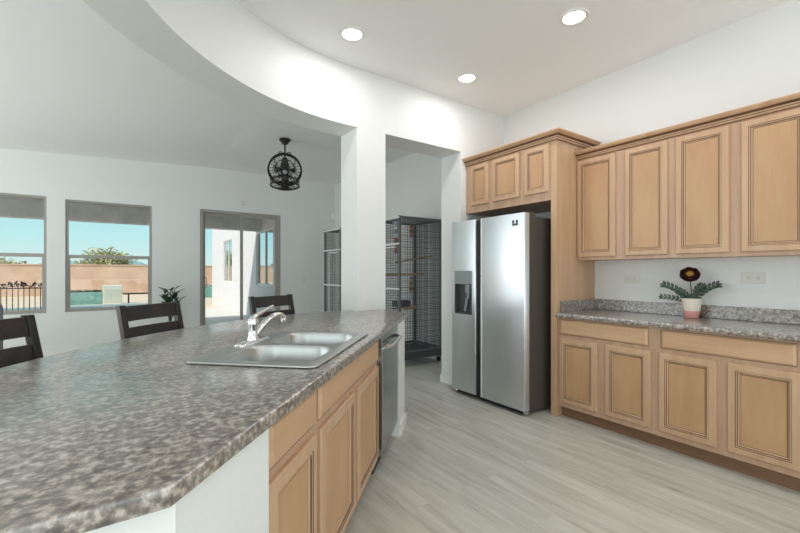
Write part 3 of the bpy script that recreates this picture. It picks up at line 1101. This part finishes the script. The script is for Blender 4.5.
tag(cg, 'tall grey wire bird cage seen through the doorway beside the fridge', 'bird cage', 'tall wire bird cages by the wall')
c2 = copy_tree(cg)
c2.location = (3.0, 6.01, 0)
tag(c2, 'tall grey wire bird cage visible left of the white pillar', 'bird cage')

# dividers and toys in the near cage
def perch(a, b, r_, label, matn='perch'):
    pts = [Vector(a).lerp(Vector(b), i / 6) + Vector((0, 0, random.uniform(-0.004, 0.004))) for i in range(7)]
    o = MB().tube(pts, [r_ * random.uniform(0.85, 1.1) for _ in pts], 8).build('perch', matn, smooth=True)
    return tag(o, label, 'perch', 'wooden perches in the bird cage')
perch((3.03, 4.42, 1.40), (3.655, 4.42, 1.50), 0.014, 'wooden bar perch high across the bird cage front')
perch((3.10, 4.86, 1.23), (3.655, 4.62, 1.24), 0.016, 'wooden perch in the middle of the bird cage')
pb = MB().box(3.25, 3.46, 4.50, 4.58, 0.750, 0.795).build('perch_block', 'perch', bevel=0.006)
tag(pb, 'thick pale wooden block perch low in the bird cage', 'perch')
mb = MB().tube([(3.25, 4.54, 0.77), (3.05, 4.54, 0.77)], 0.006, 6)
mb.build('bracket', 'cagewire', pb)

def bird_toy(x, y, ztop, col, n, label, size=0.018, cone=False):
    t = empty('bird_toy', (x, y, ztop), 0, label, 'bird toy', 'hanging toys in the bird cage')
    MB().tube([(0, 0, 0), (0, 0, -0.05 - n * size * 1.9)], 0.002, 6).build('cord', 'rope', t)
    for i in range(n):
        z = -0.05 - i * size * 1.9
        w = size * random.uniform(0.8, 1.5)
        a = random.uniform(0, 3)
        MB().obox((0, 0, z), (math.cos(a), math.sin(a), 0), (-math.sin(a), math.cos(a), 0), (0, 0, 1), w, w * 0.8, size * 0.85).build('bead', col[i % len(col)], t, bevel=0.002)
    if cone:
        MB().lathe([(0.004, 0.0), (0.035, -0.075), (0.03, -0.078)], (0, 0, -0.06 - n * size * 1.9), 16).build('bell', 'bluegrey', t, smooth=True)
    return t
bird_toy(3.20, 4.66, 1.975, ['orange', 'orange', 'rope'], 9, 'orange wooden block toy hanging at the cage top', 0.024)
bird_toy(3.42, 4.60, 1.975, ['rope', 'orange'], 5, 'brown beaded toy hanging at the top right of the cage')
bird_toy(3.38, 4.55, 1.235, ['rope', 'perch'], 6, 'brown toy with pale cone bell hanging low in the cage', 0.02, True)
bird_toy(3.10, 4.52, 1.985, ['bluegrey', 'lit_cage_white'], 4, 'pale blue and white toy hanging in the cage corner', 0.03)
fd = MB().box(3.035, 3.24, 4.38, 4.52, 0.80, 0.885).build('feeder_tray', 'darkgrey', bevel=0.006)
tag(fd, 'dark grey feeding tray fixed low inside the bird cage', 'feeder')

# ------------------------------------------------------------------ caged ceiling fan
def make_fan(x, y):
    t = empty('ceiling_fan', (x, y, ZC), 0, 'dark bronze ceiling fan with two caged heads over the dining nook', 'ceiling fan')
    MB().lathe([(0.05, 0), (0.075, -0.005), (0.078, -0.02), (0.065, -0.035), (0.05, -0.05), (0.045, -0.065), (0.03, -0.075), (0.012, -0.085)], n=28).build('canopy', 'fan', t, smooth=True)
    MB().lathe([(0.0115, -0.08), (0.0115, -0.27)], n=14).build('downrod', 'fan', t, smooth=True)
    MB().lathe([(0.012, -0.25), (0.035, -0.28), (0.04, -0.30), (0.055, -0.36), (0.06, -0.41), (0.05, -0.45), (0.03, -0.48), (0.015, -0.50)], n=24).build('motor_hub', 'fan', t, smooth=True)
    # direction towards the kitchen
    f = Vector((-x, -y, 0)).normalized()
    side = Vector((-f.y, f.x, 0))
    mb = MB()
    for sgn in (-1, 1):
        pts = []
        for i in range(22):
            q = i / 21
            a = -0.5 * math.pi + q * 2.2 * math.pi
            rr = 0.030 * (1 - 0.45 * q)
            pts.append(side * sgn * (0.055 + rr * math.cos(a)) + Vector((0, 0, -0.205 + rr * math.sin(a))))
        mb.tube(pts, 0.0055, 6)
        pts = [side * sgn * 0.055 + Vector((0, 0, -0.235)), side * sgn * 0.10 + Vector((0, 0, -0.235)), side * sgn * 0.13 + Vector((0, 0, -0.26)), side * sgn * 0.14 + Vector((0, 0, -0.32)), side * sgn * 0.10 + Vector((0, 0, -0.38))]
        mb.tube(pts, 0.006, 6)
    mb.build('scroll_bracket', 'fan', t, smooth=True)
    def head(c, axis, rr):
        c, axis = Vector(c), Vector(axis).normalized()
        q = axis.to_track_quat('Z', 'Y')
        h = empty('fan_head', (0, 0, 0))
        h.parent = t
        mb = MB()
        def ring(r1, z, w):
            return mb.tube([c + q @ Vector((r1 * math.cos(2 * math.pi * i / 32), r1 * math.sin(2 * math.pi * i / 32), z)) for i in range(32)], w, 6, closed=True)
        ring(rr, 0.03, 0.012)
        ring(rr * 0.99, -0.05, 0.009)
        ring(rr * 0.72, 0.062, 0.003)
        ring(rr * 0.42, 0.075, 0.004)
        ring(rr * 0.55, -0.095, 0.004)
        for k_ in range(28):
            a = 2 * math.pi * k_ / 28
            def pp(r1, z):
                return c + q @ Vector((r1 * math.cos(a), r1 * math.sin(a), z))
            mb.tube([pp(rr * 0.20, 0.08), pp(rr * 0.42, 0.075), pp(rr * 0.72, 0.062), pp(rr, 0.03), pp(rr * 0.99, -0.05), pp(rr * 0.55, -0.095), pp(rr * 0.2, -0.105)], 0.0022, 4, caps=False)
        mb.build('wire_guard', 'fan', h)
        MB().lathe([(0.03, 0.084), (0.058, 0.080), (0.060, 0.060), (0.055, -0.04), (0.04, -0.09), (0.02, -0.10)], c, 20, axis=axis).build('motor', 'fan', h, smooth=True)
        MB().lathe([(0.002, 0.092), (0.028, 0.09), (0.032, 0.082)], c, 18, axis=axis).build('hub_cap', 'midgrey', h, smooth=True)
        for k_ in range(4):
            a0 = math.pi / 2 * k_
            vs = []
            for j in range(5):
                for i in range(5):
                    r1 = 0.055 + (rr * 0.66 - 0.055) * i / 4
                    aa = a0 + (j - 2) * 0.16 * (0.7 + 0.5 * i / 4)
                    vs.append(c + q @ Vector((r1 * math.cos(aa), r1 * math.sin(aa), 0.02 * (j - 2) / 2 - 0.005)))
            fs = [(j * 5 + i, j * 5 + i + 1, (j + 1) * 5 + i + 1, (j + 1) * 5 + i) for j in range(4) for i in range(4)]
            ob = MB().add(vs, fs).build('blade', 'blade', h, smooth=True)
            so = ob.modifiers.new('thickness', 'SOLIDIFY')
            so.thickness = 0.003
        return h
    head(f * 0.17 + Vector((0, 0, -0.475)), f + Vector((0, 0, -0.62)), 0.215)
    head(-f * 0.17 + Vector((0, 0, -0.585)), -f + Vector((0, 0, -1.9)), 0.20)
    MB().tube([f * 0.12 + Vector((0, 0, -0.44)), -f * 0.14 + Vector((0, 0, -0.50))], 0.02, 10).build('cross_arm', 'fan', t, smooth=True)
    return t
make_fan(1.89, 5.505)

# ------------------------------------------------------------------ wall devices
sd_ = MB().box(1.845, 1.921, YF - 0.028, YF - 0.0005, 2.51, 2.59).build('door_chime', 'plate', bevel=0.006)
tag(sd_, 'small square off-white wall device above the sliding door', 'sensor')
ms = MB().prism([(XR - 0.001, YF - 0.001), (XR - 0.07, YF - 0.001), (XR - 0.055, YF - 0.05), (XR - 0.001, YF - 0.07)], 2.40, 2.52).build('motion_sensor', 'trim', bevel=0.004)
tag(ms, 'small white motion sensor in the far corner of the room', 'sensor')
sw = MB().box(3.02, 3.10, YF - 0.008, YF - 0.0005, 1.04, 1.16).build('light_switch', 'plate', bevel=0.002)
MB().box(3.045, 3.075, YF - 0.012, YF - 0.008, 1.07, 1.13).build('rocker', 'trim', sw, bevel=0.002)
tag(sw, 'white light switch plate right of the sliding door', 'light switch')

# ------------------------------------------------------------------ plants
def leaf(mb, base, tip, width, up=Vector((0, 0, 1)), droop=0.15, mi=0):
    base, tip = Vector(base), Vector(tip)
    ax = (tip - base)
    ln = ax.length
    ax.normalize()
    sd2 = ax.cross(up)
    if sd2.length < 0.05:
        sd2 = Vector((1, 0, 0))
    sd2.normalize()
    nr = sd2.cross(ax)
    prof = [(0, 0.08), (0.2, 0.7), (0.45, 1.0), (0.7, 0.75), (0.9, 0.3), (1.0, 0.02)]
    vs = []
    for q, w in prof:
        c = base + ax * ln * q - nr * droop * ln * q * q + nr * 0.0
        vs += [c - sd2 * width * w / 2 + nr * width * 0.12 * w, c - nr * width * 0.05, c + sd2 * width * w / 2 + nr * width * 0.12 * w]
    fs = []
    for i in range(len(prof) - 1):
        for j in range(2):
            fs.append((i * 3 + j, i * 3 + j + 1, (i + 1) * 3 + j + 1, (i + 1) * 3 + j))
    mb.add(vs, fs, mi)

# potted flower on the wall counter
pt = empty('potted_flower', (3.638, 1.247, 0.9145), 0, 'dark flower with grey-green leaves in a white and pink pot on the worktop', 'potted plant')
rb, rt, ph = 0.047, 0.070, 0.152
def rr_(z):
    return rb + (rt - rb) * z / ph
MB().lathe([(rb - 0.004, 0), (rb, 0.004), (rr_(0.055), 0.055)], n=32).build('pot_base', 'potpink', pt, smooth=True, angle=50)
MB().lathe([(rr_(0.0552), 0.0552), (rt, ph - 0.002), (rt - 0.002, ph), (rt - 0.006, ph), (rt - 0.010, ph - 0.03), (0.002, ph - 0.031)], n=32, caps=False).build('pot', 'potwhite', pt, smooth=True, angle=50)
MB().lathe([(0.057, ph - 0.028), (0.03, ph - 0.02), (0.002, ph - 0.018)], n=20).build('moss', 'soilpot', pt, smooth=True)
# towards the room / along the counter as seen from the kitchen
u1 = Vector((0.57, -0.82, 0)) * -1   # leftward in the photo ( +Y )
lft = Vector((-0.25, 0.97, 0)).normalized()
fw = Vector((-1, -0.2, 0)).normalized()
mb = MB()
def frond(base, d_, length, rise, n_, w):
    pts = []
    for i in range(n_ + 1):
        q = i / n_
        pts.append(Vector(base) + d_ * length * q + Vector((0, 0, rise * math.sin(q * 1.35))))
    mb.tube(pts, 0.0022, 5)
    for i in range(1, n_ + 1):
        p = pts[i]
        tang = (pts[i] - pts[i - 1]).normalized()
        sd2 = tang.cross(Vector((-0.9, -0.25, 0.35))).normalized()
        for sg in (-1, 1):
            tp_ = p + (tang * 0.85 + sd2 * sg * 0.8 + Vector((0, 0, 0.15))).normalized() * w
            leaf(mb, p, tp_, w * 0.50, droop=0.1, up=Vector((-0.9, -0.25, 0.35)).normalized())
        if i == n_:
            leaf(mb, p, p + tang * w, w * 0.50, droop=0.1, up=Vector((-0.9, -0.25, 0.35)).normalized())
base = (0, 0, ph - 0.025)
frond(base, (lft + fw * 0.1).normalized(), 0.165, 0.125, 7, 0.045)
frond(base, (-lft + fw * 0.1).normalized(), 0.150, 0.130, 7, 0.045)
frond(base, (-lft * 0.6 + fw * 0.5).normalized(), 0.10, 0.11, 6, 0.042)
frond(base, (lft * 0.6 + fw * 0.6).normalized(), 0.09, 0.075, 5, 0.042)
frond(base, (lft + fw * 0.25).normalized(), 0.185, 0.030, 7, 0.036)
frond(base, (-lft * 0.3 - fw * 0.25).normalized(), 0.07, 0.12, 5, 0.04)
mb.build('leaves', 'leafgrey', pt, smooth=True, angle=80)
MB().tube([(0, 0, ph - 0.03), (0.004, 0.004, 0.22), (-0.01, 0.006, 0.30)], 0.004, 8).build('stem', 'leafgrey', pt, smooth=True)
fl = Vector((-0.015, 0.006, 0.325))
mb = MB()
for ringi, (cnt, rr, zz, w) in enumerate(((7, 0.068, 0.030, 0.062), (6, 0.055, 0.048, 0.055), (5, 0.04, 0.055, 0.045))):
    for i in range(cnt):
        a = 2 * math.pi * (i + 0.5 * ringi) / cnt
        d_ = Vector((math.cos(a), math.sin(a), 0))
        q_ = Vector((-0.8, -0.3, 0.55)).normalized().to_track_quat('Z', 'Y')
        prof = [(0.0, 0.3, -0.02), (0.45, 1.0, -0.012), (0.85, 1.05, 0.35), (1.0, 0.8, 0.8), (0.98, 0.35, 1.0)]
        vs = []
        sdv = Vector((-d_.y, d_.x, 0))
        for rq, wq, zq in prof:
            c = d_ * rr * rq + Vector((0, 0, zz * zq))
            vs += [fl + q_ @ (c - sdv * w * wq * 0.5 - d_ * 0.008), fl + q_ @ c, fl + q_ @ (c + sdv * w * wq * 0.5 - d_ * 0.008)]
        fs = [(k_ * 3 + j, k_ * 3 + j + 1, k_ * 3 + j + 4, k_ * 3 + j + 3) for k_ in range(4) for j in range(2)]
        mb.add(vs, fs)
ob = mb.build('petals', 'petal', pt, smooth=True, angle=80)
so = ob.modifiers.new('thickness', 'SOLIDIFY')
so.thickness = 0.0015
q_ = Vector((-0.8, -0.3, 0.55)).normalized()
MB().lathe([(0.006, -0.004), (0.026, 0.004), (0.032, 0.018), (0.026, 0.032), (0.010, 0.038)], fl, 14, axis=q_).build('flower_centre', 'flowercore', pt, smooth=True)

# leafy floor plant by the far wall
pp_ = empty('floor_plant', (0.66, 7.42, 0), 0, 'green leafy plant between the window and the sliding door', 'potted plant')
MB().lathe([(0.11, 0), (0.12, 0.01), (0.155, 0.30), (0.165, 0.32), (0.16, 0.34), (0.145, 0.34), (0.14, 0.30), (0.002, 0.30)], n=28, caps=False).build('pot', 'terracotta', pp_, smooth=True, angle=50)
mb = MB()
ms_ = MB()
for i in range(11):
    a = 2 * math.pi * i / 11 + random.uniform(-0.2, 0.2)
    sp = random.uniform(0.04, 0.19)
    top = random.uniform(0.80, 1.0)
    pts = [Vector((0, 0, 0.30)) + Vector((math.cos(a) * sp * q * q, math.sin(a) * sp * q * q, (top - 0.30) * q)) for q in (0, 0.25, 0.5, 0.75, 1.0)]
    ms_.tube(pts, 0.006, 6)
    for k_ in range(9):
        q = 0.45 + 0.55 * k_ / 8
        p = pts[0].lerp(pts[-1], q) if k_ < 8 else pts[-1]
        p = Vector((math.cos(a) * sp * q * q, math.sin(a) * sp * q * q, 0.30 + (top - 0.30) * q))
        b_ = a + k_ * 2.4
        mb_t = p + Vector((math.cos(b_) * 0.8, math.sin(b_) * 0.8, 0.75)).normalized() * random.uniform(0.10, 0.14)
        leaf(mb, p, mb_t, 0.056, droop=0.2)
mb.build('leaves', 'leaf', pp_, smooth=True, angle=80)
ms_.build('stems', 'leaf', pp_, smooth=True)

# upholstered chair at the left edge of the frame
ch = empty('upholstered_chair', (-1.19, 5.50, 0), R(10), 'mauve-grey upholstered chair back at the far left edge below the window', 'chair')
MB().box(-0.24, 0.24, -0.27, 0.23, 0.38, 0.48).build('seat', 'mauve', ch, bevel=0.03, seg=4)
rl = []
for y in (0.16, 0.18, 0.24, 0.26):
    ins = 0.02 if y in (0.16, 0.26) else 0.0
    rl.append([(p[0], y, p[1]) for p in rrect(-0.24 + ins, 0.24 - ins, 0.40, 0.98 - ins, 0.09, 6)])
MB().rings(rl, cap0=True, cap1=True).build('backrest', 'mauve', ch, smooth=True, angle=50)
for sx in (-1, 1):
    for yy in (-0.23, 0.19):
        MB().box(sx * 0.20 - 0.02, sx * 0.20 + 0.02, yy - 0.02, yy + 0.02, 0, 0.38).build('leg', 'espresso', ch)

# ------------------------------------------------------------------ outside
gd = MB().box(-60, 60, YF + 0.18, 80, -0.30, -0.08).build('ground', 'soil')
struct(gd)
pa = MB().box(-6, 3.08, YF + 0.18, 15.4, -0.08, -0.02).build('patio_slab', 'concrete')
struct(pa)
mb = MB().box(-6.0, 4.2, YF + 0.18, 11.1, 2.72, 2.90).box(-6.0, 4.2, 10.8, 11.1, 2.36, 2.72)
struct(mb.build('patio_roof', 'soffit'))
# wing of the house beside the patio
mb = MB()
ys = [YF + 0.18, 9.87, 11.37, 14.27, 15.7, 17.8]
mb.box(3.09, 3.3, ys[0], ys[1], -0.08, 3.2).box(3.09, 3.3, ys[2], ys[3], -0.08, 3.2).box(3.09, 3.3, ys[4], ys[5], -0.08, 3.2)
for k_ in (1, 3):
    mb.box(3.09, 3.3, ys[k_], ys[k_ + 1], -0.08, 0.91).box(3.09, 3.3, ys[k_], ys[k_ + 1], 2.38, 3.2)
struct(mb.build('wall_wing', 'stucco'))
for k_, nm in ((1, 'window_3'), (3, 'window_4')):
    w = struct(empty(nm, (3.15, (ys[k_] + ys[k_ + 1]) / 2, 0.91)))
    h_ = (ys[k_ + 1] - ys[k_]) / 2
    mb = MB().box(-0.03, 0.03, -h_, -h_ + 0.05, 0, 1.47).box(-0.03, 0.03, h_ - 0.05, h_, 0, 1.47).box(-0.03, 0.03, -h_ + 0.05, h_ - 0.05, 0, 0.05).box(-0.03, 0.03, -h_ + 0.05, h_ - 0.05, 1.42, 1.47)
    mb.box(-0.025, 0.025, -0.025, 0.025, 0.05, 1.42)
    mb.build('window_frame', 'trim', w)
    MB().box(0.0, 0.006, -h_ + 0.05, h_ - 0.05, 0.05, 1.42).build('pane', 'extglass', w)

bw = MB().box(-30, 30, 30.0, 30.2, -0.1, 1.66).build('block_wall', 'block')
tag(bw, 'long tan block wall at the back of the yard', 'garden wall')
MB().box(-30, 30, 29.96, 30.24, 1.66, 1.72).build('wall_cap', 'block', bw)

pw = MB().prism(rrect(-5.0, 1.6, 15.8, 20.0, 0.8), -0.079, -0.072).build('swimming_pool', 'water')
tag(pw, 'blue swimming pool in the yard behind the windows', 'pool')
ring_o = rrect(-5.2, 1.8, 15.6, 20.2, 0.9)
ring_i = rrect(-5.0, 1.6, 15.8, 20.0, 0.8)
mb = MB()
mb.rings([[(p[0], p[1], -0.079) for p in ring_i], [(p[0], p[1], -0.03) for p in ring_i], [(p[0], p[1], -0.03) for p in ring_o], [(p[0], p[1], -0.079) for p in ring_o]])
mb.build('pool_coping', 'concrete', pw)

pbx = empty('planter_box', (-1.18, 20.8, -0.08), 0, 'low teal-green planter box standing beyond the pool', 'planter')
MB().box(-0.58, 0.58, -0.25, 0.25, 0, 0.52).build('box', 'teal', pbx, bevel=0.01)
mb = MB()
for i in range(160):
    x_, y_ = random.uniform(-0.52, 0.52), random.uniform(-0.2, 0.2)
    leaf(mb, (x_, y_, 0.50), (x_ + random.uniform(-0.1, 0.1), y_ + random.uniform(-0.1, 0.1), 0.50 + random.uniform(0.06, 0.16)), 0.05)
mb.build('foliage', 'leaf', pbx)

ub = empty('utility_box', (-0.25, 20.7, -0.08), 0, 'cream metal utility box beyond the pool', 'utility box')
MB().box(-0.33, 0.33, -0.3, 0.3, 0, 0.80).build('housing', 'cream', ub, bevel=0.02)
mb = MB()
for i in range(8):
    mb.box(-0.28, 0.28, -0.312, -0.30, 0.12 + i * 0.07, 0.15 + i * 0.07)
mb.build('vents', 'cream', ub)

gr = empty('garden_rail', (1.2, 20.5, -0.08), 0, 'low dark rail running past the cream utility box', 'railing')
MB().box(-1.1, 1.5, -0.04, 0.04, 0.40, 0.46).build('top_rail', 'iron', gr)
for xx in (-0.9, 0.2, 1.3):
    MB().box(xx - 0.03, xx + 0.03, -0.03, 0.03, 0, 0.40).build('post', 'iron', gr)

ts = empty('raised_spa', (5.2, 23.2, -0.08), 0, 'teal raised spa seen through the left glass of the sliding door', 'spa')
MB().box(-2.0, 2.2, 0, 2.5, 0, 0.60).build('basin', 'teal', ts, bevel=0.02)
MB().box(-1.8, 2.0, 0.2, 2.3, 0.60, 0.62).build('water', 'water', ts)

# ornamental iron fence outside the left window
fe = empty('iron_fence', (-2.6, 12.0, -0.02), 0, 'dark iron garden fence topped with leaves outside the left window', 'fence')
mb = MB().box(-1.35, 1.24, -0.012, 0.012, 0.92, 0.945).box(-1.35, 1.24, -0.012, 0.012, 0.12, 0.145)
mb.build('fence_rail', 'iron', fe)
n_ = 28
for i in range(n_ + 1):
    x_ = -1.34 + 2.57 * i / n_
    MB().box(x_ - 0.007, x_ + 0.007, -0.007, 0.007, 0, 0.98).build('picket', 'iron', fe)
mb = MB()
for i in range(80):
    x_ = -1.3 + 2.55 * i / 80
    b_ = (x_, 0, 0.99 + 0.03 * math.sin(i * 1.3))
    tp_ = (x_ + random.uniform(-0.07, 0.07), random.uniform(-0.02, 0.02), b_[2] + random.uniform(-0.03, 0.13))
    leaf(mb, b_, tp_, 0.05, up=Vector((0, 1, 0)))
pts = [(-1.34 + 2.57 * i / 60, 0.0, 1.0 + 0.035 * math.sin(i * 0.9)) for i in range(61)]
mb.tube(pts, 0.007, 5)
ob = mb.build('leaf_ornament', 'iron', fe)
so = ob.modifiers.new('thickness', 'SOLIDIFY')
so.thickness = 0.003

# trees beyond the block wall
def tree(x, y, h, w, label):
    t = empty('tree', (x, y, -0.1), 0, label, 'tree', 'trees beyond the block wall')
    mt = MB()
    mt.tube([(0, 0, 0), (0.1, 0, h * 0.3), (0, 0.1, h * 0.55)], [0.16, 0.12, 0.06], 8)
    for i in range(9):
        a = i * 2.4
        mt.tube([(0.05, 0, h * 0.3), (math.cos(a) * w * 0.25, math.sin(a) * w * 0.25, h * 0.6), (math.cos(a) * w * 0.4, math.sin(a) * w * 0.4, h * 0.85)], [0.06, 0.035, 0.012], 5)
    mt.build('trunk', 'bark', t, smooth=True)
    mb = MB()
    for i in range(1500):
        a, ph_, r1 = random.uniform(0, 2 * math.pi), random.uniform(-1, 1), random.random() ** 0.45
        sq = math.sqrt(1 - ph_ * ph_)
        wob = 0.8 + 0.25 * math.sin(a * 3 + x) + 0.15 * math.sin(ph_ * 5 + a)
        c = Vector((math.cos(a) * sq * w / 2 * r1 * wob, math.sin(a) * sq * w / 2 * r1 * wob, h * 0.66 + ph_ * h * 0.34 * r1 * wob))
        dv = Vector((random.uniform(-1, 1), random.uniform(-1, 1), random.uniform(-1, 1))).normalized()
        leaf(mb, c, c + dv * 0.30, 0.14)
    mb.build('crown', 'tree', t)
tree(-0.7, 34.5, 3.1, 3.6, 'pale olive tree rising behind the block wall in the second window')
tree(3.2, 38.0, 2.3, 3.0, 'low olive shrub behind the block wall, right of the pale tree')
tree(-6.6, 37.0, 2.4, 3.5, 'low olive tree behind the block wall in the left window')

# distant ridge
mb = MB()
vs, fs = [], []
k_ = 60
for i in range(k_ + 1):
    x_ = -500 + 1000 * i / k_
    hgt = 9 + 4 * math.sin(i * 0.7) + 3 * math.sin(i * 1.9 + 1) + 1.5 * math.sin(i * 4.1)
    vs += [(x_, 420, -2), (x_, 470, hgt), (x_, 560, -2)]
for i in range(k_):
    for j in range(2):
        fs.append((i * 3 + j, i * 3 + j + 1, (i + 1) * 3 + j + 1, (i + 1) * 3 + j))
mt_ = MB().add(vs, fs).build('mountain_ridge', 'mountain')
struct(mt_)
struct(MB().box(-600, 600, 80, 600, -0.4, -0.1).build('desert_ground', 'soil'))
